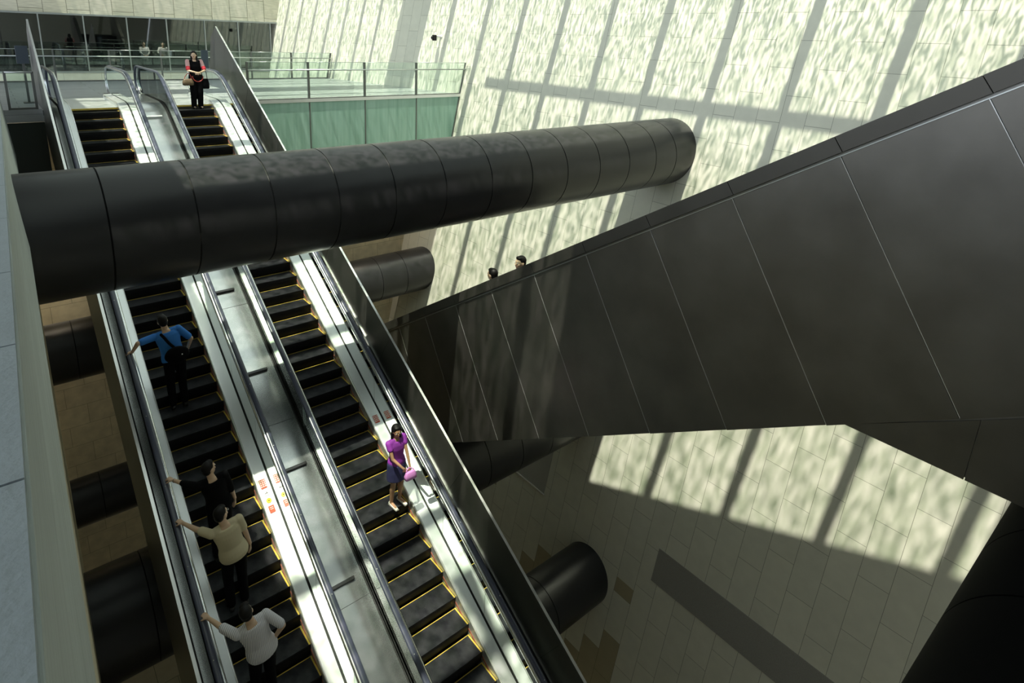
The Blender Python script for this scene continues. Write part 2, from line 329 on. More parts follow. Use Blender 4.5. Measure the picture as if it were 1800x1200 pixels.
m.v += [(lx(y0), y0, zb(y0)), (lx(y1), y1, zb(y1)), (xc(y1), y1, zc(y1)), (xc(y0), y0, zc(y0)), (lx(y0) - .7, y0, zb(y0)), (lx(y1) - .7, y1, zb(y1)), (xc(y1) - .7, y1, zc(y1)), (xc(y0) - .7, y0, zc(y0))]
m.face((0, 1, 2, 3)); m.face((7, 6, 5, 4))
for i in range(4): j = (i + 1) % 4; m.face((i, i + 4, j + 4, j))
struct(m.build('wall_left_parapet', m_parapet))
# parapet coping stones, one by one
capj = [-15.2, -14.2, -13.5, -12.80, -12.10, -11.34, -10.3, -9.2, -8.1, -7.0, -5.8, -4.6, -3.4, -2.2, -1.0, .2, 1.4, 2.6, 3.8, 5.0, 6.2]
m = MB()
for a, b2 in zip(capj, capj[1:]):
    a2, b3 = a + .004, b2 - .004
    n = len(m.v)
    for y in (a2, b3): m.v += [(xc(y) - .006, y, zc(y) + .03), (xc(y) - .72, y, zc(y) + .03), (xc(y) - .72, y, zc(y) - .01), (xc(y) - .006, y, zc(y) - .01)]
    for q in ((0, 1, 5, 4), (1, 2, 6, 5), (2, 3, 7, 6), (3, 0, 4, 7), (3, 2, 1, 0), (4, 5, 6, 7)): m.face([n + i for i in q])
struct(m.build('trim_parapet_coping', m_cap))
# far facade: stone above, curtain wall, cream base
YG = 21.8
quadwall('wall_far', m_facade, -14, (9.2, 9.9), YG, 6.28, 10.5)
quadwall('wall_far_base', m_cream, -14, (7.5, 8.2), YG, -4, 3.55)
m = MB(); m.box((-14, YG - .06, 6.22), (8.55, YG + .1, 6.30)); m.box((-14, YG - .05, 3.52), (7.95, YG + .1, 3.60)); struct(m.build('trim_facade_sills', m_mull))
mulx = [-8.9, -6.9, -4.95, -3.1, -1.29, .58, 2.42, 4.31, 6.08, 7.90]
for i, (a, b2) in enumerate(zip(mulx, mulx[1:])):
    m = MB(); m.box((a + .02, YG + .02, 3.58), (b2 - .02, YG + .035, 6.24)); o = m.build('window_%d' % (i + 1), m_dglass); struct(o)
    m = MB(); m.box((b2 - .025, YG - .05, 3.58), (b2 + .025, YG + .04, 6.24)); m.build('window_mullion', m_mull, o)
m = MB()   # room behind the curtain wall
m.box((-14, 29, 3.2), (10, 29.2, 7)); m.box((-14, YG + .4, 3.1), (10, 29, 3.3)); m.box((-14, YG + .45, 6.75), (10, 29, 7)); m.box((9.3, YG + .1, 3.2), (9.6, 29, 7))
struct(m.build('wall_dark_interior', m_room))
m_lamp = pmat('ceiling_lamp_diffuser', (.9, .9, .9), .5, emit=(1, .93, .8), estr=5)
for i, x in enumerate((-2.6, -2.05, -1.5, 3.3)):
    t = thing('ceiling_light', 'small square light behind the far glass, %s' % ('leftmost of the row', 'middle of the row of three', 'right end of the row of three', 'alone above the two men')[i], 'light', (x, 23.6 + .3 * i, 6.75))
    mm_ = MB(); mm_.box((x - .16, 23.45 + .3 * i, 6.715), (x + .16, 23.75 + .3 * i, 6.75)); mm_.build('diffuser', m_lamp, t)
    mm_ = MB()
    for dx, dy, sx, sy in ((-.18, 0, .02, .17), (.18, 0, .02, .17), (0, -.16, .2, .02), (0, .16, .2, .02)): mm_.box((x + dx - sx, 23.6 + .3 * i + dy - sy, 6.70), (x + dx + sx, 23.6 + .3 * i + dy + sy, 6.75))
    mm_.build('frame', m_mull, t)

quadwall('wall_near', m_cream, -13, (wx(0, Z0) - 0, 11.3), -24.4, Z0, ZR)  # unseen end wall, added to keep bright sky out of the far glass
m = MB(); m.box((-13, -24, 3.75), (-6.1, 24, 4.0)); struct(m.build('floor_gallery', m_lowfloor))
# roof: unseen solid pieces shaped to block the sun; skylight bars, water on glass
m = MB(); m.box((-13, -5, ZR), (-5.1, 8.4, ZR + .3)); m.box((-13, -24.5, ZR), (-6.3, -5, ZR + .3)); m.box((-3.7, -13.9, ZR), (2.6, -8.2, ZR + .3)); m.box((-6.3, -24.5, ZR), (12, -13.9, ZR + .3)); m.box((-13, 8.4, ZR), (-3.2, 24, ZR + .3)); m.box((-13, 21.9, ZR + .3), (12, 24, ZR + .6))
struct(m.build('ceiling_sun_mask', m_roof))
m = MB(); yb = [-.9 - 2.1 * i for i in range(-4, 9)]
for y in yb:
    if y < 7.8: m.box((-7, y - .13, ZR), (11.3, y + .13, ZR + .2))
y = 12.35
while y < 22: m.box((-7, y - .09, ZR), (11.3, y + .09, ZR + .2)); y += 1.36
m.box((-7, 9.0, ZR - .1), (11.3, 10.85, ZR + .3)); m.box((8.56, -20, ZR + .02), (8.72, 4.5, ZR + .18))
struct(m.build('ceiling_skylight_bars', m_bar))
m = MB(); n = 0; m.v += [(-7, -20, ZR + .35), (11.5, -20, ZR + .35), (11.5, 23, ZR + .35), (-7, 23, ZR + .35)]; m.face((0, 1, 2, 3))
struct(m.build('ceiling_water', m_water))

def downlight(x, y, z, watt, label, size=1.9, tilt=.12):  # spot in a modelled fitting; also builds the unseen added fill lamps
    t = thing('ceiling_light', label, 'light', (x, y, z)); m = MB(); m.cyl((x, y, z), (x, y, z - .10), .11, n=20); m.build('housing', m_dark, t)
    m = MB(); m.cyl((x, y, z - .10), (x, y, z - .105), .085, n=20); m.build('lens', m_lamp, t)
    l = bpy.data.lights.new('lamp_glow', 'SPOT'); l.energy = watt; l.color = (1, .89, .68); l.spot_size = size; l.spot_blend = .8; l.shadow_soft_size = .08
    o = bpy.data.objects.new('lamp_glow', l); COL.objects.link(o); o.location = (x, y, z - .12); o.rotation_euler = (tilt, 0, 0); o.parent = t; o.matrix_parent_inverse = pworld(t).inverted(); return t
for i, (x, y_, e, sz) in enumerate(((-4.72, 8.0, 4800, .50), (3.6, 7.2, 300, 1.9), (7.4, 7.2, 400, 1.9))):
    downlight(x, y_, ZL - .34, e, 'recessed warm light under the landing, %s' % ('beside the left wall', 'behind the second green panel', 'nearest the leaning wall')[i], sz, .03 if i == 0 else .12)
downlight(1.85, 22.35, 6.72, 260, 'added fill lamp above the two men behind the far glass')  # unseen fill, added so the two men show through the glass

# ------------------------------------------------------------------ escalators
SL = .57735
def zprof(y, off, top, R=2.2):
    ycn = (top - off) / SL; T = R * math.tan(PI / 12)
    if y <= ycn - T * math.cos(PI / 6): return SL * y + off
    if y >= ycn + T: return top
    return top - R + math.sqrt(max(0, R * R - (y - ycn - T) ** 2))
def ypts(a, b, off, top, R=2.2):
    ycn = (top - off) / SL; T = R * math.tan(PI / 12); c0 = ycn - T * .866; c1 = ycn + T
    pts = [a] + [c0 + (c1 - c0) * i / 10 for i in range(11) if c0 + (c1 - c0) * i / 10 < b] + [b]
    return [(y, zprof(y, off, top, R)) for y in pts]
YLO = -15.5
def make_step(parent, W):
    m = MB(); W -= .004
    m.box((-W, -.395, -.03), (-.004, 0, 0), 0)
    prof = [(-.395, -.0), (-.4, -.012), (-.398, -.06), (-.388, -.13), (-.372, -.2309), (-.34, -.2309), (-.34, -.03)]
    m.prism_x(prof, -W, -.004, 1)
    m.box((-W, -.018, 0), (-.004, -.004, .003), 2); m.box((-.032, -.39, 0), (-.006, -.018, .003), 2); 
    return m.build('step', [m_step, m_riser, m_yellow], parent)
def escalator(x0, x1, phase, label):
    E_ = thing('escalator', label, 'escalator', ((x0 + x1) / 2, 0, 0))
    proto = make_step(E_, x1 - x0); first = True
    for k in range(-16, 38):
        y = -.4 * (k + phase)
        if y > 6.0 + .4 * .9: continue
        o = proto if first else proto.copy()
        if not first: COL.objects.link(o)
        first = False
        o.location = (x1, y, zprof(y, 0, ZL - .02, 1.2))
    for s, xe, side in ((-1, x0, 'left'), (1, x1, 'right')):
        X = lambda o: xe + s * o
        def pf(l): l = [(X(o), h) for o, h in l]; return l if s < 0 else l[::-1]
        # deck / skirt
        m = MB(); m.sweep(ypts(YLO, 8.5, .0, ZL - .0 - .22 + .0, 2.0), pf([(.002, -.25), (.002, .33), (.012, .352), (.235, .366), (.235, -.25)])); m.build('deck', m_steeld, E_)
        m = MB(); m.sweep(ypts(YLO, 8.5, .0, ZL - .22, 2.0), pf([(-.004, .315), (-.004, .345), (.010, .362), (.022, .364), (.022, .30)])); m.build('skirt_edge', m_edge, E_)
        m = MB(); m.sweep(ypts(YLO, 6.0, .0, ZL - .22, 2.0), pf([(-.006, .10), (-.006, .125), (.0, .125), (.0, .10)])); m.build('skirt_brush', m_red, E_)
        m = MB(); m.sweep(ypts(YLO, 8.5, .0, ZL - .22, 2.0), pf([(.235, -.2), (.235, .352), (.275, .352), (.275, -.2)])); m.build('glass_channel', m_black, E_)
        m = MB(); m.box((min(X(.03), X(.24)), 8.5, ZL - .25), (max(X(.03), X(.24)), 8.78, ZL + .16)); m.box((min(X(.05), X(.22)), 8.52, ZL + .16), (max(X(.05), X(.22)), 8.76, ZL + .165), 1); m.build('deck_end_cap', [m_steel, m_dark], E_, bevel=.03)
        # glass panels
        path_b = lambda y: zprof(y, .35, ZL + .13, 2.0); path_t = lambda y: zprof(y, 1.17, ZL + .97, 2.2)
        y = YLO
        while y < 8.9:
            y2 = min(y + 1.3, 9.0); m = MB(); pl = []
            N_ = 8
            for i in range(N_ + 1): yy = y + .004 + (y2 - y - .008) * i / N_; pl.append((yy, path_b(yy)))
            for i in range(N_, -1, -1): yy = y + .004 + (y2 - y - .008) * i / N_; pl.append((yy, path_t(yy)))
            if y2 >= 9.0:
                pl = pl[:N_ + 1]; cz, r = ZL + .55, .42; pl += [(9.0 + r * math.sin(a), cz - r * math.cos(a)) for a in [PI * i / 12 for i in range(1, 12)]] + [(yy, path_t(yy)) for yy in (9.0, (y + 9) / 2, y + .004)]
            m.prism_x(pl, X(.256), X(.266)); m.build('glass_panel', m_glass, E_)
            y = y2
        # handrail with end loop
        base = ypts(YLO, 9.0, 1.17, ZL + .97, 2.2)
        dense = []
        for (a, za), (b3, zb3) in zip(base, base[1:]):
            n = max(1, int((b3 - a) / 1.5))
            for i in range(n): dense.append((a + (b3 - a) * i / n, za + (zb3 - za) * i / n))
        dense.append(base[-1]); r = .44; cz = ZL + .97 - r
        loop = [(9.0 + r * math.sin(a), cz + r * math.cos(a)) for a in [PI * i / 14 for i in range(1, 15)]] + [(8.7, cz - r), (8.5, cz - r - .03)]
        def oval(x_, wd, ht, hc, n=12): return [(x_ + wd * math.cos(2 * PI * i / n), hc + ht * math.sin(2 * PI * i / n)) for i in range(n)]
        m = MB(); m.sweepn(dense + loop, oval(X(.318), .050, .024, .032)); m.build('handrail', m_rubber, E_)
        m = MB(); m.sweepn(dense + loop, [(X(o), h) for o, h in ((.225, -.02), (.30, -.02), (.30, .022), (.262, .030), (.230, .016))]); 
        gd = m.build('handrail_guide', m_steel, E_)
        m = MB(); y = YLO + .6
        while y < 7: z = path_t(y); m.ball((X(.325), y, z + .064), .010, 6); y += 1.15
        m.build('handrail_stud', m_edge, gd)
    # comb plate and floor plate
    m = MB(); m.box((x0, 5.92, ZL - .03), (x1, 6.35, ZL + .004)); m.box((x0, 5.90, ZL - .03), (x1, 5.99, ZL + .008), 1); m.build('comb_plate', [m_steeld, m_yellow], E_)
    m = MB(); m.box((x0 - .02, 6.35, ZL - .03), (x1 + .02, 8.9, ZL + .003)); m.build('floor_plate', m_steeld, E_)
    m = MB(); m.sweep(ypts(YLO, 8.3, 0, ZL - .25, 2), [(x0 - .2, -1.25), (x1 + .2, -1.25), (x1 + .2, -.30), (x0 - .2, -.30)][::-1]); m.build('truss', m_truss, E_)
    return E_
XA1, XA0 = 0.0, -1.09; XB1, XB0 = -2.548, -3.70
e1 = escalator(XA0, XA1, 0.0, 'escalator on the right of the pair, with the woman in purple riding down')
e2 = escalator(XB0, XB1, -.219, 'escalator on the left of the pair, with four people riding up')
# warning labels on the decks
def deckpt(x, y, h=.37): return Vector((x, y, SL * y + h))
m_lred = pmat('red_label', (.62, .09, .04), .5); m_lwhite = pmat('white_label', (.85, .85, .84), .5); m_lyel = pmat('yellow_label', (.85, .62, .05), .5)
def label_on(parent, x, y, kind, nm):
    up = Vector((0, .866, .5)); nr = Vector((0, -.5, .866)); c = deckpt(x, y, .362) + nr * .006; m = MB()
    if kind == 'red':
        m.obox(c, (.055, 0, 0), up * .085, nr * .002, 0)
        for r_ in range(4):
            for q in range(3): m.obox(c + Vector((-.036 + .036 * q, 0, 0)) + up * (.058 - .036 * r_) + nr * .003, (.012, 0, 0), up * .011, nr * .0006, 1)
    elif kind == 'white':
        m.obox(c, (.05, 0, 0), up * .04, nr * .002, 1)
        m.obox(c + nr * .003, (.028, 0, 0), up * .006, nr * .0006, 2); m.obox(c + nr * .003 + up * .012 + Vector((.012, 0, 0)), (.006, 0, 0), up * .014, nr * .0006, 2)
    elif kind == 'yellow':
        m.loft([[c + Vector((.045 * math.cos(a), 0, 0)) + up * (.045 * math.sin(a)) + nr * t for a in [2 * PI * i / 20 for i in range(20)]] for t in (-.002, .002)], 3, sm=False)
        m.ball(c + nr * .003, (.012, .012, .003), 8, 2)
    elif kind == 'plainred': m.obox(c, (.05, 0, 0), up * .065, nr * .002, 0); m.obox(c + nr * .003, (.03, 0, 0), up * .004, nr * .0006, 1); m.obox(c + nr * .003 + up * .03, (.03, 0, 0), up * .004, nr * .0006, 1)
    return tag(m.build(nm, [m_lred, m_lwhite, m_black, m_lyel], parent), {'red': 'red and white warning label', 'white': 'white pictogram label', 'yellow': 'round yellow label', 'plainred': 'small red label'}[kind])
label_on(e2, XB1 + .12, -4.44, 'red', 'warning_label'); label_on(e2, XB1 + .12, -4.60, 'white', 'pictogram_label'); label_on(e2, XB1 + .12, -4.72, 'yellow', 'round_label'); label_on(e2, XB1 + .12, -4.86, 'plainred', 'warning_label')
label_on(e1, XA1 + .12, -4.12, 'red', 'warning_label')
# centre cover between the escalators
t = thing('metal_cover_panel', 'wide pale steel panel sloping down between the two escalators', 'metal panel', (-1.77, 0, 0))
m = MB(); m.sweep(ypts(YLO, 8.6, 0, ZL - .24, 2.0), [(XB1 + .30, .2), (XA0 - .30, .2), (XA0 - .30, .365), (XB1 + .30, .365)]); m.build('sheet', m_steel, t)
m = MB()
for x in (XB1 + .30, XA0 - .325): m.sweep(ypts(YLO, 8.6, 0, ZL - .24, 2.0), [(x, .25), (x + .022, .25), (x + .022, .368), (x, .368)])
m.build('seam', m_black, t)
m = MB(); up = Vector((0, .866, .5)); nr = Vector((0, -.5, .866))
for y in (-12.6, -9.6, -6.6, -3.55, -.95, 2.1): m.obox(deckpt((XB1 + XA0) / 2, y, .3655), (.47, 0, 0), up * .003, nr * .002)
m.build('sheet_joint', m_dark, t)
m_stop = pmat('stopper_metal', (.10, .10, .105), .25, metal=.8)
for i, y in enumerate((5.12, -.57, -2.50, -4.41, -6.32, -8.22, -10.1)):
    m = MB(); z = zprof(y, .37, ZL + .13, 2.0) - .37 - SL * y if y > 4 else 0
    c = deckpt(-1.93, y, .40 + z); m.obox(c, (.36, 0, 0), up * .028, nr * .03)
    o = m.build('slide_stopper', m_stop if i else m_steeld, bevel=.006)
    tag(o, ['pale stopper bar across the steel panel at its top near the landing', 'dark stopper bar on the steel panel just below the big tube', 'dark stopper bar on the steel panel, second below the tube', 'dark stopper bar on the steel panel, third below the tube, by the red labels', 'dark stopper bar on the steel panel lowest in view', 'dark stopper bar under the frame edge', 'dark stopper bar far down under the frame'][i], 'stopper bar', 'stopper bars on the centre panel')
    if i > 4: bpy.data.objects.remove(o)
# outer side decks and side slabs
def side(xe, s, label, peak):
    t = thing('side_panel', label, 'metal panel', (xe, 0, 0))
    d1, d2, d3 = (.29, .53, .787) if s > 0 else (.29, .42, .56)
    lo, hi = (xe + s * d1, xe + s * d2)
    a, b2 = min(lo, hi), max(lo, hi)
    m = MB(); m.sweep(ypts(YLO, 8.4, 0, ZL - .25, 2.0), [(a, .1), (b2, .1), (b2, .34), (a, .34)]); m.build('outer_deck', m_slab if s > 0 else m_steel, t)
    m = MB(); a3, b4 = sorted((xe + s * d2, xe + s * (d3 + .01))); m.sweep(ypts(YLO, 8.4, 0, ZL - .25, 2.0), [(a3, -.1), (b4, -.1), (b4, .12), (a3, .12)]); m.build('gutter', m_dark, t)
    xs = xe + s * d3; xo = xs + s * .04; pts = [(YLO, SL * YLO + 1.5), peak, (8.2, 5.55), (8.62, 4.5), (8.62, ZL - .3), (6.2, ZL - .7), (5.4, SL * 5.4 - .85), (YLO, SL * YLO - .85)]
    m = MB(); m.prism_x(pts, min(xs, xo), max(xs, xo)); m.build('panel', m_slab, t)
    m = MB(); d = Vector((0, .866, .5)); y0_, y1_ = YLO, peak[0]
    m.prism_x([(y0_, SL * y0_ + 1.5), (y1_, peak[1]), (y1_ + .01, peak[1] + .012), (y0_, SL * y0_ + 1.512)], min(xs, xo) - .004, max(xs, xo) + .004); m.build('top_edge', m_edge, t)
    m = MB(); nr = Vector((0, -.5, .866))
    for y in [YLO + 1.4 + 2.75 * i for i in range(8)]:
        m.obox(Vector((xs - s * .001, y, SL * y + .45)), (.002, 0, 0), Vector((0, .002, 0)), nr * .0 + Vector((0, -.5, .866)) * .8)
    m.build('panel_seam', m_black, t)
    m = MB(); m.sweep([(YLO, SL * YLO), (6.6, SL * 6.6)], [(xs - s * .02, .34), (xs - s * .02, .42), (xs - s * .0, .42), (xs, .34)]); m.build('inner_ledge', m_steel, t)
    return t
side(XA1, 1, 'tall dark steel side panel right of the escalators, ending in a point above the landing', (7.6, 5.887))
side(XB0, -1, 'tall steel side panel left of the escalators, ending in a point beside the dark sign', (7.6, 5.887))

# ------------------------------------------------------------------ big round struts
def strut(y, z, r, x0, x1f, label, joints, group='large dark round struts spanning the hall', mat=None):
    t = thing('round_strut', label, 'strut', (0, y, z), group)
    n = 96; R = []
    xl = [x0]; R.append([(x0, y + r * math.cos(2 * PI * i / n), z + r * math.sin(2 * PI * i / n)) for i in range(n)])
    R.append([(wx(y + r * math.cos(2 * PI * i / n), z + r * math.sin(2 * PI * i / n)) + .05, y + r * math.cos(2 * PI * i / n), z + r * math.sin(2 * PI * i / n)) for i in range(n)])
    # groove rings: rebuild as panels separated by narrow grooves
    m = MB(); edges = [x0] + joints + [None]
    g = .012
    for a, b2 in zip(edges, edges[1:]):
        ring = lambda xx, rr: [(xx if xx is not None else wx(y + rr * math.cos(2 * PI * i / n), z + rr * math.sin(2 * PI * i / n)) + .04, y + rr * math.cos(2 * PI * i / n), z + rr * math.sin(2 * PI * i / n)) for i in range(n)]
        aa = a + g if a != x0 else a; bb = None if b2 is None else b2 - g
        m.loft([ring(aa, r - .02), ring(aa, r)], 0, False, cap=False)
        m.loft([ring(aa, r), ring(bb, r)], 0, True, cap=False)
        if bb is not None: m.loft([ring(bb, r), ring(bb, r - .02)], 0, False, cap=False)
    m.build('cladding', mat or m_dark, t)
    m = MB(); m.cyl((x0, y, z), (wx(y, z) - .05, y, z), r - .016, n=64); m.build('core', m_black, t)
    return t
def rng(a, b2, st):
    o = []; 
    while a < b2: o.append(a); a += st
    return o
XW = -5.45
strut(-3.72, 2.83, .945, XW, 0, 'biggest dark tube, crossing above the escalators in front of the landing', [-4.34, -3.17, -1.99, -.85, .28, 1.43, 2.6, 3.74, 4.86, 5.98, 7.1, 8.2, 9.1])
strut(6.85, -3.97, .93, XW, 0, 'dark tube meeting the leaning wall just left of the two heads, below the biggest tube', rng(-4.4, 8.2, 1.17))
strut(-2.6, -5.45, 1.05, XW, 0, 'black tube crossing right under the slanted dark panelled stair', rng(-4.3, 7.2, 1.17))
strut(6.1, -8.9, .75, XW, 0, 'black tube deep at the left between wall and escalators, below the upper ones', rng(-4.3, 6.6, 1.17))
strut(-4.42, -10.29, .88, XW, 0, 'short looking black tube end at lower centre beside the granite strip', rng(-4.3, 6.0, 1.6))
strut(-14.3, 1.0, .94, -4.9, 0, 'black tube filling the lower right corner beneath the panelled stair', rng(-4.3, 8.5, 1.17), mat=m_shade)

# ------------------------------------------------------------------ slanted dark panelled stair
XS0, XS1 = 2.0, 5.7
D = Vector((0, .8416, -.5392)); bs = -.6420      # slope of its edges
topz = lambda y: 4.12 + bs * (y + 10.004)
seamz = lambda y: 4.704 + bs * (y + 11.294)
botz = lambda y: 1.566 + bs * (y + 11.873)
t = thing('panelled_escalator_casing', 'huge dark metal casing slanting across the right, two heads showing above its edge', 'escalator casing', (XS0, -8, 0))
YS0, YS1 = -16.5, 5.0
ZH = 1.585
yk = -11.873 + (1.566 - ZH) / .642
def side_poly(zt): return [(YS0, zt(YS0)), (YS1, zt(YS1)), (YS1, botz(YS1)), (yk, ZH), (YS0, ZH)]
# joints fall square to the slope
tops = [-11.294 - 2 * 1.385 * .8416, -11.294 - 1.385 * .8416] + [-11.294 + 1.385 * .8416 * i for i in range(0, 15)]
nv = Vector((0, .5392, .8416))   # up, square to the slope
def foot(y):                       # where the joint from seam point y meets the bottom edge
    z = seamz(y); tt = (botz(y) - z) / (-nv.z - bs * (-nv.y) * -1) if False else None
    # solve z - nv.z t = botz(y - nv.y t)
    tt = (z - botz(y)) / (nv.z - bs * nv.y)
    return (y - nv.y * tt, z - nv.z * tt)
pan = MB(); G = .006
for a, b2 in zip(tops, tops[1:]):
    fa, fb = foot(a), foot(b2)
    pan.prism_x([(a + G, seamz(a + G) - .02), (b2 - G, seamz(b2 - G) - .02), (fb[0] - G, fb[1]), (fa[0] + G, fa[1])], XS0, XS0 + .02)
pan.build('side_panels', m_beam, t)
m = MB()
for a in tops[1:]:
    f = foot(a); m.prism_x([(a - .004, seamz(a) - .03), (a + .004, seamz(a) - .03), (f[0] + .004, f[1] + .01), (f[0] - .004, f[1] + .01)], XS0 - .001, XS0 + .01)
m.build('panel_seams', m_edge, t)
m = MB()  # lower flat panels under the level part
ysp = [YS0, -15.2, -13.05, yk]
for a, b2 in zip(ysp, ysp[1:]):
    if b2 == yk: m.prism_x([(a + G, botz(a + G) - .03), (b2, ZH), (a + G, ZH)], XS0 + .004, XS0 + .022)
    else: m.prism_x([(a + G, botz(a + G) - .03), (b2 - G, botz(b2 - G) - .03), (b2 - G, ZH), (a + G, ZH)], XS0 + .004, XS0 + .022)
m.build('lower_panels', m_beam, t)
m = MB(); m.prism_x([(YS0, topz(YS0) - .1), (YS1, topz(YS1) - .1), (YS1, botz(YS1) + .02), (yk, ZH + .02), (YS0, ZH + .02)], XS0 + .025, XS0 + .2); m.prism_x(side_poly(lambda y: topz(y) - .05), XS1 - .2, XS1); m.build('core_wall', pmat('core_metal', (.30, .30, .29), .4, metal=.8), t)
m = MB(); m.prism_x([(YS0, botz(YS0) + .35), (YS1, botz(YS1) + .35), (YS1, botz(YS1) + .02), (yk, ZH + .02), (YS0, ZH + .02)], XS0 + .1, XS1 - .1); m.build('soffit', m_truss, t)
m = MB()  # coping: slightly proud fascia with a sloping top
ck = [a - .02 for a in tops]
for a, b2 in zip(ck, ck[1:]):
    a2, b3 = a + .004, b2 - .004
    sh = nv * 0
    up_ = lambda y: y + (topz(y) - seamz(y)) / (nv.z - bs * nv.y) * nv.y
    P = [(a2, seamz(a2) + .02), (b3, seamz(b3) + .02), (up_(b3), topz(up_(b3))), (up_(a2), topz(up_(a2)))]
    m.prism_x(P, XS0 - .03, XS0 + .24)
m.build('coping', pmat('dark_coping', (.12, .115, .105), .45, metal=.7, nscale=2, namt=.2), t)
m = MB(); m.prism_x([(YS0, seamz(YS0) - .015), (YS1, seamz(YS1) - .015), (YS1, seamz(YS1) - .027), (YS0, seamz(YS0) - .027)], XS0 - .012, XS0 + .02); m.build('edge_strip', m_rail, t)
m = MB()
for a, b2 in zip(ck, ck[1:]): m.prism_x([(a + .004, topz(a + .004)), (b2 - .004, topz(b2 - .004)), (b2 - .004, topz(b2 - .004) - .4), (a + .004, topz(a + .004) - .4)], XS1 - .22, XS1 + .03)
m.build('far_coping', m_beam, t)
for i, (x, y, e) in enumerate(((4.6, -12.4, 1300), (4.6, -9.2, 850), (5.0, -6.2, 320))):  # unseen fill lamps added to lift the shaded lower wall
    zz = max(botz(y), ZH) + .02; downlight(x, y, zz, e, 'added fill lamp under the slanted casing, %s' % ('upper one', 'middle one', 'lower one')[i]).rotation_euler = (0, 0, 0)
# hidden treads the riders stand on
stepz = lambda y: topz(y) - 1.76
m = MB(); y = -14
while y < 3: m.box((XS0 + .22, y, stepz(y + .2) - .25), (XS1 - .22, y + .4, stepz(y + .2))); y += .4
m.build('treads', m_riser, t)

# ------------------------------------------------------------------ landing edge: frosted panels and glass railing
px = [-.2 + 0, 1.36, 3.46, 5.65, 7.92]
px = [1.02, 3.46, 5.65, 7.92, None]
for i in range(4):
    a, b2 = px[i], px[i + 1]; m = MB()
    def xe_(z): return (b2 - .02) if b2 is not None else wx(YE, z) - .02
    z1_, z0_ = 3.46, -1.2
    n = len(m.v); m.v += [(a + .02, YE - .03, z0_), (xe_(z0_), YE - .03, z0_), (xe_(z1_), YE - .03, z1_), (a + .02, YE - .03, z1_), (a + .02, YE - .01, z0_), (xe_(z0_), YE - .01, z0_), (xe_(z1_), YE - .01, z1_), (a + .02, YE - .01, z1_)]
    m.face((0, 1, 2, 3)); m.face((7, 6, 5, 4))
    for q in range(4): j = (q + 1) % 4; m.face((q, q + 4, j + 4, j))
    tag(m.build('frosted_glass_panel', m_frost), 'frosted green glass panel below the landing edge, %s' % ('leftmost, beside the pointed side panel', 'second from the pointed side panel', 'third from the pointed side panel', 'last one, against the leaning wall')[i], 'glass panel', 'frosted glass panels under the landing')
m = MB(); m.box((-5.2, 6.26, -1.2), (-4.30, 6.29, 3.2)); tag(m.build('dark_glass_panel', pmat('dark_frosted_glass', (.012, .022, .019), .3)), 'dark glass panel closing the drop at far left, left of the pointed steel panel', 'glass panel')
m = MB()
for x in px[1:4]: m.box((x - .02, YE - .05, -1.2), (x + .02, YE - .005, 3.46))
m.obox((wx(YE, 1.1) - .03, YE - .03, 1.1), (.025, 0, 0), (0, .03, 0), (.2 * 2.35, 0, 2.35)); m.box((.95, YE + .01, -1.2), (wx(YE, -1.2), YE + .06, ZL - .34)); m.box((.95, YE - .06, 3.46), (wx(YE, 3.5), YE + .02, 3.57), 1)
struct(m.build('trim_landing_edge', [m_post, m_steeld]))
def railing(label, pts, y, top=1.27, hr=1.01, lastlean=0, hrz=True, mat=m_post, ends=None):
    t = thing('glass_railing', label, 'railing', (pts[0], y, ZL))
    for i, x in enumerate(pts):
        m = MB(); l = lastlean if i == len(pts) - 1 else 0
        m.obox((x + l * top / 2, y, ZL + top / 2), (.030, 0, 0), (0, .045, 0), (l * top / 2, 0, top / 2)); m.build('post', mat, t)
        if hrz and i < len(pts): m = MB(); m.cyl((x + l * hr, y - .03, ZL + hr), (x + l * hr, y - .10, ZL + hr), .012); m.build('bracket', mat, t)
    for i in range(len(pts) - 1):
        a, b2 = pts[i] + .04, pts[i + 1] - .04; l = lastlean if i == len(pts) - 2 else 0
        m = MB(); n = 0; m.v += [(a, y - .006, ZL + .06), (b2, y - .006, ZL + .06), (b2 + l * top, y - .006, ZL + top), (a, y - .006, ZL + top), (a, y + .006, ZL + .06), (b2, y + .006, ZL + .06), (b2 + l * top, y + .006, ZL + top), (a, y + .006, ZL + top)]
        m.face((0, 1, 2, 3)); m.face((7, 6, 5, 4))
        for q in range(4): j = (q + 1) % 4; m.face((q, q + 4, j + 4, j))
        m.build('glass_pane', m_pglass, t)
        if mat is m_post: m = MB(); m.cyl((pts[i], y, ZL + top), (pts[i + 1] + l * top, y, ZL + top), .008, n=8); m.build('pane_edge', m_rail, t)
    e = ends or (pts[0], pts[-1] + lastlean * hr)
    m = MB(); m.cyl((e[0], y - .10, ZL + hr), (e[1], y - .10, ZL + hr), .022); m.build('handrail', m_rail, t)
    m = MB(); m.box((pts[0], y - .03, ZL - .0), (pts[-1], y + .03, ZL + .05)); m.build('base_rail', mat, t)
    return t
railing('glass railing along the landing edge above the green frosted panels', [1.36, 3.46, 5.65, 7.92, 10.10], YE, lastlean=.2)
railing('long glass railing across the far edge of the landing', [-9.1, -7.1, -5.12, -3.16, -1.2, .78, 2.75, 4.72, 6.70, 8.60], YF - .05, lastlean=.17)
railing('short railing closing the landing left of the pointed side panel', [-5.02, -4.42], 6.34, top=1.0, hr=.99)

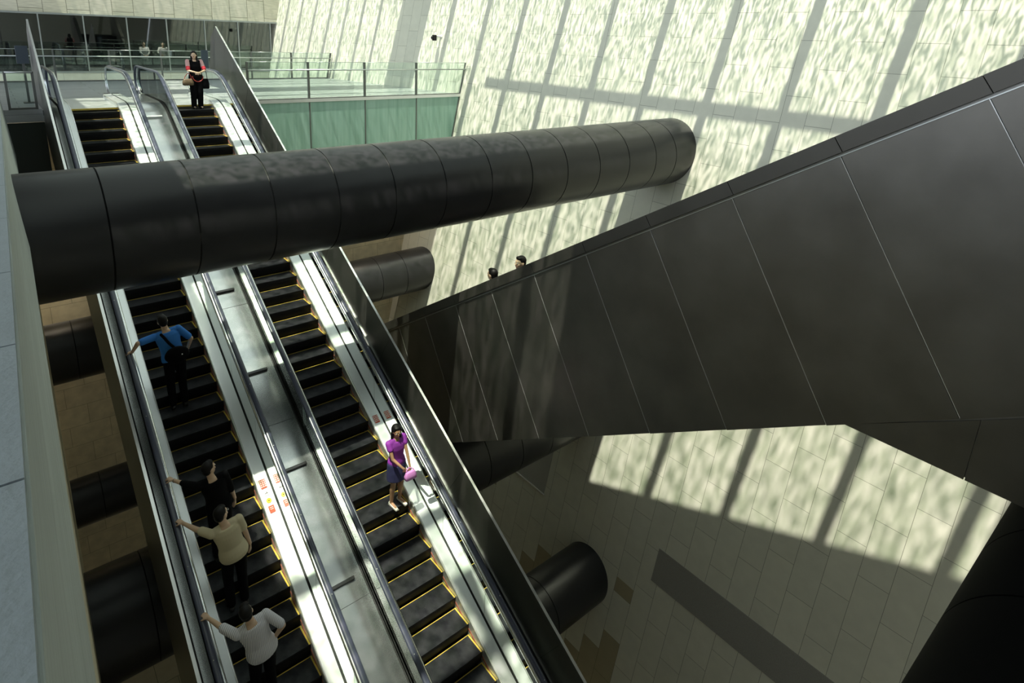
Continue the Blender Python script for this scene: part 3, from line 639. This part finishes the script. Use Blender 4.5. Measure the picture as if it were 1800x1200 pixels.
# upright signs
def sign(loc, w_, h0, h1, ry, label, pole2=False):
    x, y, z = loc; t = thing('sign_stand', label, 'sign', loc)
    m = MB(); m.box((x - w_ / 2, y - .02, z + h0), (x + w_ / 2, y + .02, z + h1)); m.build('board', m_sign, t, bevel=.006)
    m = MB(); m.box((x - .03, y + .02, z), (x + .03, y + .06, z + h1 - .1)); m.build('pole', m_post, t)
    m = MB(); m.box((x - .14, y - .12, z), (x + .14, y + .18, z + .02)); m.build('base', m_post, t)
sign((.93, 9.65, ZL), .24, .62, 1.52, 0, 'narrow slate blue sign board standing behind the woman in black')
sign((-4.50, 8.0, ZL), .30, 1.12, 1.62, 0, 'square black sign board on a post, left of the escalators')
# pale low boxes on the landing seen through the glass
# wall camera
cz_, cy_ = 5.77, 8.2; cx_ = wx(cy_, cz_)
t = thing('wall_camera', 'small black camera on a bracket high on the sunlit leaning wall', 'camera', (cx_, cy_, cz_))
m = MB(); m.cyl((cx_ + .02, cy_, cz_ + .05), (cx_ - .28, cy_, cz_ + .08), .03); m.cyl((cx_ + .02, cy_, cz_ + .05), (cx_ - .02, cy_, cz_ + .05), .08); m.build('bracket', m_lwhite, t)
m = MB(); m.obox((cx_ - .36, cy_ - .02, cz_), (.08, -.02, 0), (.03, .10, 0), (0, 0, .12)); m.build('housing', m_black, t, bevel=.03)
m = MB(); m.cyl((cx_ - .47, cy_ - .03, cz_), (cx_ - .50, cy_ - .035, cz_), .06); m.build('lens', m_dark, t)

# ------------------------------------------------------------------ people
def skin(n, c): return pmat(n, c, .5, nscale=6, namt=.06, spec=.4)
m_skin = skin('skin_light', (.68, .47, .33)); m_skin2 = skin('skin_tan', (.42, .24, .14)); m_hair = pmat('black_hair', (.006, .005, .005), .5, spec=.25, nscale=30, namt=.4, stretch=(6, 6, 1))
m_eye = pmat('eye_white', (.7, .68, .65), .2); m_iris = pmat('eye_dark', (.02, .012, .01), .2); m_lip = pmat('lips', (.42, .13, .11), .4)
m_blackc = pmat('black_cloth', (.004, .004, .005), .9, spec=.1, bump=.2, bscale=30); m_navy = pmat('navy_cloth', (.035, .035, .12), .8, bump=.2, bscale=30)
m_blue = pmat('blue_shirt_cloth', (.035, .22, .70), .8, bump=.35, bscale=9); m_beige = pmat('beige_shirt_cloth', (.60, .53, .36), .85, bump=.4, bscale=8)
m_purple = pmat('purple_cloth', (.30, .04, .42), .7, bump=.3, bscale=10); m_white = pmat('white_shirt_cloth', (.72, .76, .80), .8, bump=.3, bscale=9)
m_shoe = pmat('black_shoe', (.01, .01, .01), .4); m_wshoe = pmat('white_shoe', (.75, .72, .68), .5); m_pinkb = pmat('pink_bag_cloth', (.62, .25, .62), .5); m_brown = pmat('brown_patterned_leather', (.13, .09, .05), .4, nscale=25, namt=.7)
m_redc = pmat('red_leather', (.35, .04, .03), .4); m_pinkc = pmat('pink_knit', (.62, .36, .36), .8); m_redk = pmat('red_knit', (.55, .03, .05), .8); m_metal = pmat('watch_metal', (.7, .7, .7), .2, metal=1)
m_strp, nt, N, L, b = newmat('white_pinstripe_cloth'); b.inputs['Roughness'].default_value = .8
tc = N.new('ShaderNodeTexCoord'); wv = N.new('ShaderNodeTexWave'); wv.wave_type = 'BANDS'; wv.bands_direction = 'X'; wv.wave_profile = 'SIN'; wv.inputs['Scale'].default_value = 16; wv.inputs['Distortion'].default_value = .6; wv.inputs['Detail'].default_value = 0; L.new(tc.outputs['Object'], wv.inputs[0])
rp = N.new('ShaderNodeValToRGB'); rp.color_ramp.elements[0].color = (.30, .30, .42, 1); rp.color_ramp.elements[1].color = (.80, .78, .82, 1); rp.color_ramp.elements[0].position = .12; rp.color_ramp.elements[1].position = .32; L.new(wv.outputs['Fac'], rp.inputs[0]); L.new(rp.outputs[0], b.inputs['Base Color'])

def ik(a, t, l1, l2, pole):
    d = t - a; L_ = min(d.length, (l1 + l2) * .999); dn = d.normalized(); t = a + dn * L_
    x = (l1 * l1 - l2 * l2 + L_ * L_) / (2 * L_); h = math.sqrt(max(0, l1 * l1 - x * x)); p = Vector(pole); p = (p - dn * p.dot(dn)).normalized()
    return a + dn * x + p * h, t
def hand(m, wrist, d, nrm, side, s, curl=.35, grip=False):
    d = d.normalized(); nrm = Vector(nrm); nrm = (nrm - d * nrm.dot(d)).normalized(); sd_ = d.cross(nrm) * side   # sd_: towards the thumb
    pc = wrist + d * .045 * s
    m.capsule(wrist + d * .008 * s, wrist + d * .082 * s, .031 * s, .040 * s, flat=.42, side=sd_)
    for i, (o, ln) in enumerate(((.030, .072), (.011, .080), (-.010, .074), (-.029, .058))):
        p = wrist + d * .088 * s + sd_ * o * s; dd = d.copy(); a = curl * (.8 + .12 * i)
        for k, f in enumerate((.45, .32, .23)):
            R_ = Matrix.Rotation(a * (1.25 if grip else 1) * (.6 if k == 0 and not grip else 1), 3, (nrm.cross(dd)).normalized() * -1) if True else None
            dd = (dd * math.cos(a) + nrm * math.sin(a)).normalized() if k == 0 else (dd * math.cos(a) + (nrm - dd * nrm.dot(dd) if (nrm - dd * nrm.dot(dd)).length > .15 else -d).normalized() * math.sin(a)).normalized()
            q = p + dd * ln * s * f; m.capsule(p, q, (.0102 - .0012 * k) * s, (.0095 - .0012 * k) * s, n=8); p = q
    p = wrist + d * .025 * s + sd_ * .026 * s; dd = (d * .62 + sd_ * .62 + nrm * .42).normalized(); q = p + dd * .045 * s; m.capsule(p, q, .0135 * s, .0115 * s, n=8)
    dd2 = (d * .8 + sd_ * .1 + nrm * .55).normalized(); m.capsule(q, q + dd2 * .033 * s, .0115 * s, .0095 * s, n=8)
def remesh(o, vox, it=4):
    r = o.modifiers.new('remesh', 'REMESH'); r.mode = 'VOXEL'; r.voxel_size = vox; r.use_smooth_shade = True
    sm = o.modifiers.new('smooth', 'SMOOTH'); sm.iterations = it; sm.factor = .5
    return o
def person(label, foot_, yaw, H=1.72, lean=0, roll=0, handL=None, handR=None, poleL=(-.6, -.8, -.3), poleR=(.6, -.8, -.3), head_yaw=0, head_pitch=0,
           shirt=m_beige, sleeve=.62, pants=m_blackc, pant_to='ankle', shoes=m_shoe, skinm=m_skin, hair='short', female=False, gripL=False, gripR=False, shirt_drop=.10, stepf=0, nL=(0, 0, -1), nR=(0, 0, -1), mods=True, skirt=False, pw=1.0, fat=1.0):
    s = H / 1.72; F = Vector(foot_); t = thing('person', label, 'person', F); t.rotation_euler = (0, 0, yaw)
    Wm = Matrix.Translation(F) @ Matrix.Rotation(yaw, 4, 'Z'); Wi = Wm.inverted()
    V = lambda x, y, z: Vector((x, y, z)) * s
    piv = V(0, 0, .95); Rb = Matrix.Rotation(-lean, 3, 'X') @ Matrix.Rotation(roll, 3, 'Y')
    B = lambda v: piv + Rb @ (v - piv)
    fw = fat * (.92 if female else 1.0)
    sh = {-1: B(V(-.178 * fw, -.005, 1.405)), 1: B(V(.178 * fw, -.005, 1.405))}
    torso = [(.86, .150, .100, 0), (.93, .168, .112, -.005), (1.0, .160, .108, 0), (1.08, .138 if female else .148, .098, .004), (1.18, .148, .105, .004), (1.28, .163, .115, .006), (1.36, .168, .105, 0), (1.42, .130, .078, -.008), (1.46, .070, .058, -.010)]
    def tor(m, infl, z0, z1, flare=0):
        R_ = []
        for z, rx, ry, oy in torso:
            if z < z0 - .001 or z > z1 + .001: continue
            ex = infl + (flare if z < 1.05 else 0)
            R_.append([B(V((rx * fw + ex) * math.cos(2 * PI * i / 28), oy + (ry + ex) * math.sin(2 * PI * i / 28), z)) for i in range(28)])
        m.loft(R_)
    P = lambda v: tuple(v)
    body = MB(); tor(body, -.006, .86, 1.46)
    neck = B(V(0, -.012, 1.43)); hc = B(V(0, .012, 1.615))
    Rh = Rb @ Matrix.Rotation(head_yaw, 3, 'Z') @ Matrix.Rotation(-head_pitch, 3, 'X')
    Hd = lambda x, y, z: hc + Rh @ (Vector((x, y, z)) * s)
    body.capsule(neck, Hd(0, -.015, -.06), .056 * s * (.88 if female else 1), .050 * s * (.88 if female else 1))
    body.ball(hc + Rh @ V(0, -.004, .012), (.073 * s, .092 * s, .098 * s), 18, X=Rh)
    body.ball(Hd(0, .022, -.045), (.056 * s, .066 * s, .070 * s), 16, X=Rh)
    body.ball(Hd(0, .062, -.088), (.024 * s, .020 * s, .020 * s), 10, X=Rh)          # chin
    body.capsule(Hd(0, .086, .012), Hd(0, .103, -.020), .009 * s, .014 * s)            # nose
    body.ball(Hd(0, .077, .030), (.050 * s, .016 * s, .010 * s), 10, X=Rh)            # brow
    for sg in (-1, 1):
        body.ball(Hd(.074 * sg, -.004, -.008), (.010 * s, .022 * s, .032 * s), 10, X=Rh)  # ears
        body.ball(Hd(.038 * sg, .062, -.022), (.022 * s, .020 * s, .020 * s), 10, X=Rh)  # cheeks
    hands = {}
    for sg, tgt, pole, grip, nrm in ((-1, handL, poleL, gripL, nL), (1, handR, poleR, gripR, nR)):
        a = sh[sg]
        if tgt is None: tgt_l = B(V(.235 * sg, .05, .86)); nrm_l = Vector((-sg, 0, 0)); hd = Vector((0, .12, -1)); curl = .35
        else: tgt_l = Wi @ Vector(tgt); nrm_l = (Wm.to_3x3().inverted() @ Vector(nrm)); hd = None; curl = .62 if grip else .4
        el, wr = ik(a, tgt_l, .285 * s, .255 * s, pole)
        if hd is None: hd = (wr - el).normalized(); hd = (hd - nrm_l * hd.dot(nrm_l) * .85).normalized()
        body.capsule(a, el, .047 * s * (.86 if female else 1), .037 * s * (.86 if female else 1)); body.capsule(el, wr, .038 * s * (.86 if female else 1), .025 * s * (.9 if female else 1))
        hand(body, wr, hd, nrm_l, -sg if True else sg, s * (.92 if female else 1), curl, grip); hands[sg] = (a, el, wr, hd)
    legs = {}
    for sg in (-1, 1):
        hp = V(.088 * sg, 0, .92); yk_ = .03 + .02 * stepf * sg; kn = V(.095 * sg, yk_, .50); an = V(.095 * sg, -.03 + .03 * stepf * sg, .085); toe = an + V(.012 * sg, .155, -.045)
        legs[sg] = (hp, kn, an, toe)
        body.capsule(hp, kn, .078 * s, .052 * s); body.capsule(kn, kn.lerp(an, .35) + V(0, -.012, 0), .050 * s, .052 * s); body.capsule(kn.lerp(an, .35) + V(0, -.012, 0), an, .050 * s, .034 * s); body.capsule(an + V(0, -.01, -.035), toe, .036 * s, .026 * s)
    bo = remesh(body.build('body', skinm, None), .0085, 3)
    def attach(o, par=None):
        o.parent = par or t; return o
    attach(bo)
    # clothes
    shm = MB(); tor(shm, .014 * s, .93 - shirt_drop * .7 if not female else .93, 1.42, .012)
    shm.capsule(B(V(-.12 * fw, -.006, 1.405)), B(V(.12 * fw, -.006, 1.405)), .062 * s, .062 * s)
    for sg in (-1, 1):
        a, el, wr, hd = hands[sg]
        if sleeve > 1: shm.capsule(a, el, .060 * s, .050 * s); shm.capsule(el, el.lerp(wr, min(1, sleeve - 1)), .050 * s, .040 * s)
        elif sleeve > 0: shm.capsule(a, a.lerp(el, sleeve), .064 * s, .060 * s)
        else: shm.ball(a, .055 * s)
    so = remesh(shm.build('shirt', shirt, None), .011, 3); attach(so)
    pm = MB()
    R_ = [[V((.165 * fw) * math.cos(2 * PI * i / 24), (.118) * math.sin(2 * PI * i / 24), z) for i in range(24)] for z in (.84, .93, 1.0)]; pm.loft(R_)
    for sg in (-1, 1):
        hp, kn, an, toe = legs[sg]
        if pant_to == 'ankle': pm.capsule(hp, kn, .098 * s * pw ** .5, .074 * s * pw); pm.capsule(kn, an + V(0, 0, .02), .072 * s * pw, .062 * s * pw)
        else: pm.capsule(hp, hp.lerp(kn, .45), .105 * s, .098 * s)
    if skirt: pm.loft([[V((r + .0) * math.cos(2 * PI * i / 24), (r * .8) * math.sin(2 * PI * i / 24), z) for i in range(24)] for z, r in ((.60, .20), (.78, .195), (.93, .175))])
    po = remesh(pm.build('skirt' if skirt else 'trousers', pants, None), .012, 3); attach(po)
    for sg in (-1, 1):
        hp, kn, an, toe = legs[sg]; m = MB(); m.capsule(an + V(0, -.025, -.045), toe + V(0, .02, -.012), .043 * s, .036 * s, flat=.85, side=Vector((1, 0, 0))); m.box(P(an + V(-.036, -.06, -.085)), P(toe + V(.03, .045, -.028)))
        attach(remesh(m.build('shoe', shoes, None), .009, 2))
        m = MB(); e = Hd(.030 * sg, .083, .006); m.ball(e, .0115 * s, 8); m.ball(e + Rh @ V(0, .007, 0), .0065 * s, 8, 1); attach(m.build('eye', [m_eye, m_iris], None), bo)
    m = MB(); m.ball(Hd(0, .088, -.052), (.021 * s, .009 * s, .007 * s), 8, X=Rh); attach(m.build('mouth', m_lip, None), bo)
    hm = MB()
    if hair == 'short':
        hm.ball(Hd(0, -.020, .035), (.081 * s, .092 * s, .088 * s), 18, X=Rh); hm.ball(Hd(0, -.045, -.01), (.072 * s, .062 * s, .075 * s), 14, X=Rh); hm.ball(Hd(0, .030, .085), (.062 * s, .05 * s, .032 * s), 12, X=Rh)
    elif hair == 'long':
        hm.ball(Hd(0, -.020, .035), (.086 * s, .096 * s, .092 * s), 18, X=Rh); hm.ball(Hd(0, .022, .085), (.068 * s, .055 * s, .034 * s), 12, X=Rh)
        for q in (-1, 1):
            hm.capsule(Hd(.074 * q, -.015, .03), Hd(.084 * q, -.01, -.12), .022 * s, .024 * s, n=10); hm.capsule(Hd(.084 * q, -.01, -.12), Hd(.085 * q, .02, -.22), .024 * s, .018 * s, n=10)
        hm.capsule(Hd(0, -.065, 0), Hd(0, -.075, -.2), .075 * s, .060 * s)
    elif hair == 'bun': hm.ball(Hd(0, -.020, .035), (.083 * s, .094 * s, .09 * s), 18, X=Rh); hm.ball(Hd(0, -.10, .06), .045 * s, 12); hm.ball(Hd(0, -.045, -.01), (.072 * s, .062 * s, .075 * s), 14, X=Rh)
    attach(remesh(hm.build('hair', m_hair, None), .009, 2))
    if mods: t['_'] = 0; del t['_']
    return t, dict(B=B, V=V, Hd=Hd, hands=hands, Wm=Wm, s=s, attach=attach, Rh=Rh)
def tread(y, ph):   # height of the tread under y
    k = math.floor(-y / .4 - ph); 
    return zprof(-.4 * (k + ph), 0, ZL - .02, 1.2)
RX = XB0 - .318
def rail_z(y): return zprof(y, 1.17, ZL + .97, 2.2) + .055
def gx(y, dz=.04): return (RX + .045, y, rail_z(y) + dz)

# woman in black at the top of the right escalator
yv = 5.85
t, A = person('woman in black with pink and red sleeves standing at the escalator top, hands clasped', (-.40, yv, tread(yv, 0)), PI, 1.70, handL=(-.34, yv - .30, tread(yv, 0) + 1.10), handR=(-.44, yv - .30, tread(yv, 0) + 1.10), poleL=(-1, -.3, -.5), poleR=(1, -.3, -.5), shirt=m_blackc, sleeve=.1, hair='long', female=True, head_yaw=-.35, nL=(0, 1, 0), nR=(0, 1, 0), fat=1.16, pw=1.3)
for sg in (-1, 1):
    a, el, wr, hd = A['hands'][sg]; m = MB(); m.capsule(a + Vector((0, -.01, .02)), a.lerp(el, .55), .066, .062); A['attach'](tag(remesh(m.build('shawl_sleeve', m_pinkc, None), .01, 2), 'pink knitted sleeve'))
    m = MB(); m.capsule(a.lerp(el, .62), a.lerp(el, .82), .064, .060); A['attach'](tag(remesh(m.build('sleeve_band', m_redk, None), .01, 2), 'red sleeve band'))
def bag(name, label, c, r, mat, hmat, hook, cat='handbag'):
    t = thing(name, label, cat, c); m = MB(); x, y, z = c; a, b_, h = r
    R_ = []
    for q, w_, d_ in ((0, .82, .8), (.08, 1, 1), (.5, 1, .95), (.88, .82, .6), (1, .7, .35)): R_.append([(x + a * w_ * max(-1, min(1, 1.25 * math.cos(2 * PI * i / 24))), y + b_ * d_ * max(-1, min(1, 1.25 * math.sin(2 * PI * i / 24))), z + h * q) for i in range(24)])
    m.loft(R_); m.build('pouch', mat, t)
    m = MB(); hk = Vector(hook); p0 = Vector((x - a * .6, y, z + h)); p1 = Vector((x + a * .6, y, z + h)); pts = [p0.lerp(hk, q) + Vector((-.03 * math.sin(PI * q), 0, 0)) for q in (0, .35, .7, 1)] + [hk.lerp(p1, q) + Vector((.03 * math.sin(PI * q), 0, 0)) for q in (.3, .65, 1)]
    for u, v in zip(pts, pts[1:]): m.capsule(u, v, .010, .010, n=8)
    m.build('strap', hmat, t)
    return t
zt = tread(yv, 0)
bag('handbag', 'brown patterned handbag hanging from the right arm of the woman in black', (-.66, yv - .16, zt + .72), (.15, .07, .19), m_brown, m_redc, (-.62, yv - .12, zt + 1.08))
bag('shoulder_bag', 'black shoulder bag hanging at the left side of the woman in black', (-.13, yv - .02, zt + .60), (.10, .07, .30), m_blackc, m_blackc, (-.20, yv - .02, zt + 1.42))
m = MB(); pts = [Vector((-.39 + .15 * math.cos(a), yv - .24, zt + .98 + .15 * math.sin(a))) for a in [PI + PI * i / 10 for i in range(11)]]
t = thing('red_lanyard', 'dark red strap looped in front of the woman in black', 'strap', (-.39, yv - .24, zt + .85))
for u, v in zip(pts, pts[1:]): m.capsule(u, v, .013, .013, n=8)
m.build('loop', m_redc, t)

# riders going up on the left escalator
y = -2.40; t, A = person('man in bright blue shirt with a black sling bag, riding up, head bowed', (-3.30, y, tread(y, -.219)), 0, 1.92, lean=.24, roll=-.14, handL=gx(y + .15), gripL=True, handR=(-3.02, y + .16, tread(y, -.219) + 1.08), poleL=(-1, -.55, .25), poleR=(1, -.6, 0), shirt=m_blue, sleeve=.78, head_pitch=-.3, fat=1.08, shirt_drop=.0)
B_, V_ = A['B'], A['V']
m = MB(); pts = [B_(V_(-.10, -.125, 1.43)), B_(V_(-.07, -.135, 1.36)), B_(V_(-.03, -.14, 1.25)), B_(V_(.06, -.14, 1.08)), B_(V_(.12, -.13, 1.0))]
sb = thing('sling_bag', 'black sling bag worn across the back of the man in blue', 'bag', (A['Wm'] @ pts[0])[:])
for u, v in zip(pts, pts[1:]): m.capsule(A['Wm'] @ u, A['Wm'] @ v, .026, .026, flat=.4, side=(1, 0, 0), n=10)
m.build('strap', m_blackc, sb)
m = MB(); c = A['Wm'] @ B_(V_(.03, -.18, 1.02)); m.ball(c, (.22, .09, .17), 14); m.build('pouch', m_blackc, sb)
m = MB(); m.ball(c + Vector((.07, -.088, .03)), .014, 8); m.build('button', m_edge, sb)
y = -5.10; t, A = person('person dressed in black riding up behind the man in blue, face turned right', (-3.36, y, tread(y, -.219)), 0, 1.88, lean=.02, roll=-.14, handL=gx(y + .62), gripL=True, poleL=(-.5, -.8, -.5), shirt=m_blackc, sleeve=1.25, head_yaw=-1.15, hair='short')
a, el, wr, hd = A['hands'][-1]; m = MB(); m.cyl(wr - hd * .045, wr - hd * .02, .031); A['attach'](m.build('wristwatch', m_metal, None))
y = -5.74; t, A = person('man in beige polo shirt and glasses riding up, left arm stretched to the handrail', (-3.36, y, tread(y, -.219)), 0, 1.94, lean=.04, roll=-.17, handL=gx(y + .62), gripL=True, poleL=(-.5, -.8, -.6), shirt=m_beige, sleeve=.62, head_yaw=-.95, head_pitch=.1, shirt_drop=.16, fat=1.05)
m = MB(); Hd = A['Hd']
for q in (-1, 1):
    pts = [Hd(.032 * q + .02 * math.cos(a), .098, .006 + .016 * math.sin(a)) for a in [2 * PI * i / 12 for i in range(13)]]
    for u, v in zip(pts, pts[1:]): m.capsule(u, v, .0022, .0022, n=6)
    m.capsule(Hd(.052 * q, .098, .008), Hd(.078 * q, .0, .006), .0022, .0022, n=6)
A['attach'](m.build('glasses', m_metal, None))
y = -7.00; t, A = person('man in white pinstriped shirt riding up, right hand on his hip', (-3.40, y, tread(y, -.219)), 0, 1.94, lean=.05, roll=-.22, handL=gx(y + .62), gripL=True, handR=(-3.20, y + .0, tread(y, -.219) + 1.14), poleL=(-.5, -.8, -.6), poleR=(1, -.75, -.1), shirt=m_strp, sleeve=.85, head_yaw=-.3, head_pitch=-.15, shirt_drop=.18, fat=1.06, nR=(-1, .3, 0))
# young woman riding down
y = -5.50; z = tread(y, 0)
t, A = person('young woman in purple top and dark blue skirt riding down, holding a pink bag', (-.22, y, z), PI + .1, 1.78, lean=.02, roll=.03, handL=(-.12, y - .33, z + 1.00), handR=(-.26, y - .32, z + 1.03), poleL=(-.9, -.5, -.6), poleR=(.9, -.5, -.6), shirt=m_purple, sleeve=.35, pants=m_navy, pant_to='short', skirt=True, shoes=m_wshoe, skinm=m_skin2, hair='long', female=True, head_yaw=-.25, head_pitch=.1, nL=(0, 1, 0), nR=(0, 1, 0))
bag('small_bag', 'small pink bag held in front by the young woman in purple', (-.16, y - .40, z + .82), (.12, .05, .17), m_pinkb, m_pinkb, (-.18, y - .37, z + 1.05), 'bag')
# two men behind the far glass
t, A = person('man in pale shirt standing behind the far glass wall, left of the two', (1.42, 22.75, 3.3), PI, 1.74, shirt=m_white, sleeve=1.8, handL=(1.50, 22.42, 4.35), handR=(1.34, 22.42, 4.35), poleL=(-1, -.3, -.5), poleR=(1, -.3, -.5), nL=(0, 1, 0), nR=(0, 1, 0))
t, A = person('man in pale shirt standing behind the far glass wall, right of the two', (2.35, 22.75, 3.3), PI, 1.74, shirt=m_white, sleeve=1.8, handR=(2.18, 22.42, 4.40), poleR=(1, -.3, -.5), nR=(0, 1, 0), head_yaw=.3)
# two riders inside the panelled casing
for (x, y, lab, hy) in ((2.6, -5.64, 'dark haired person riding inside the panelled casing, higher of the two heads, face in profile', 1.5), (2.6, -4.80, 'dark haired person riding inside the panelled casing, lower of the two heads, seen from behind', .2)):
    z = stepz(y)
    person(lab, (x, y, z), 0, 2.05, shirt=m_blackc, sleeve=.7, head_yaw=hy, skinm=m_skin)
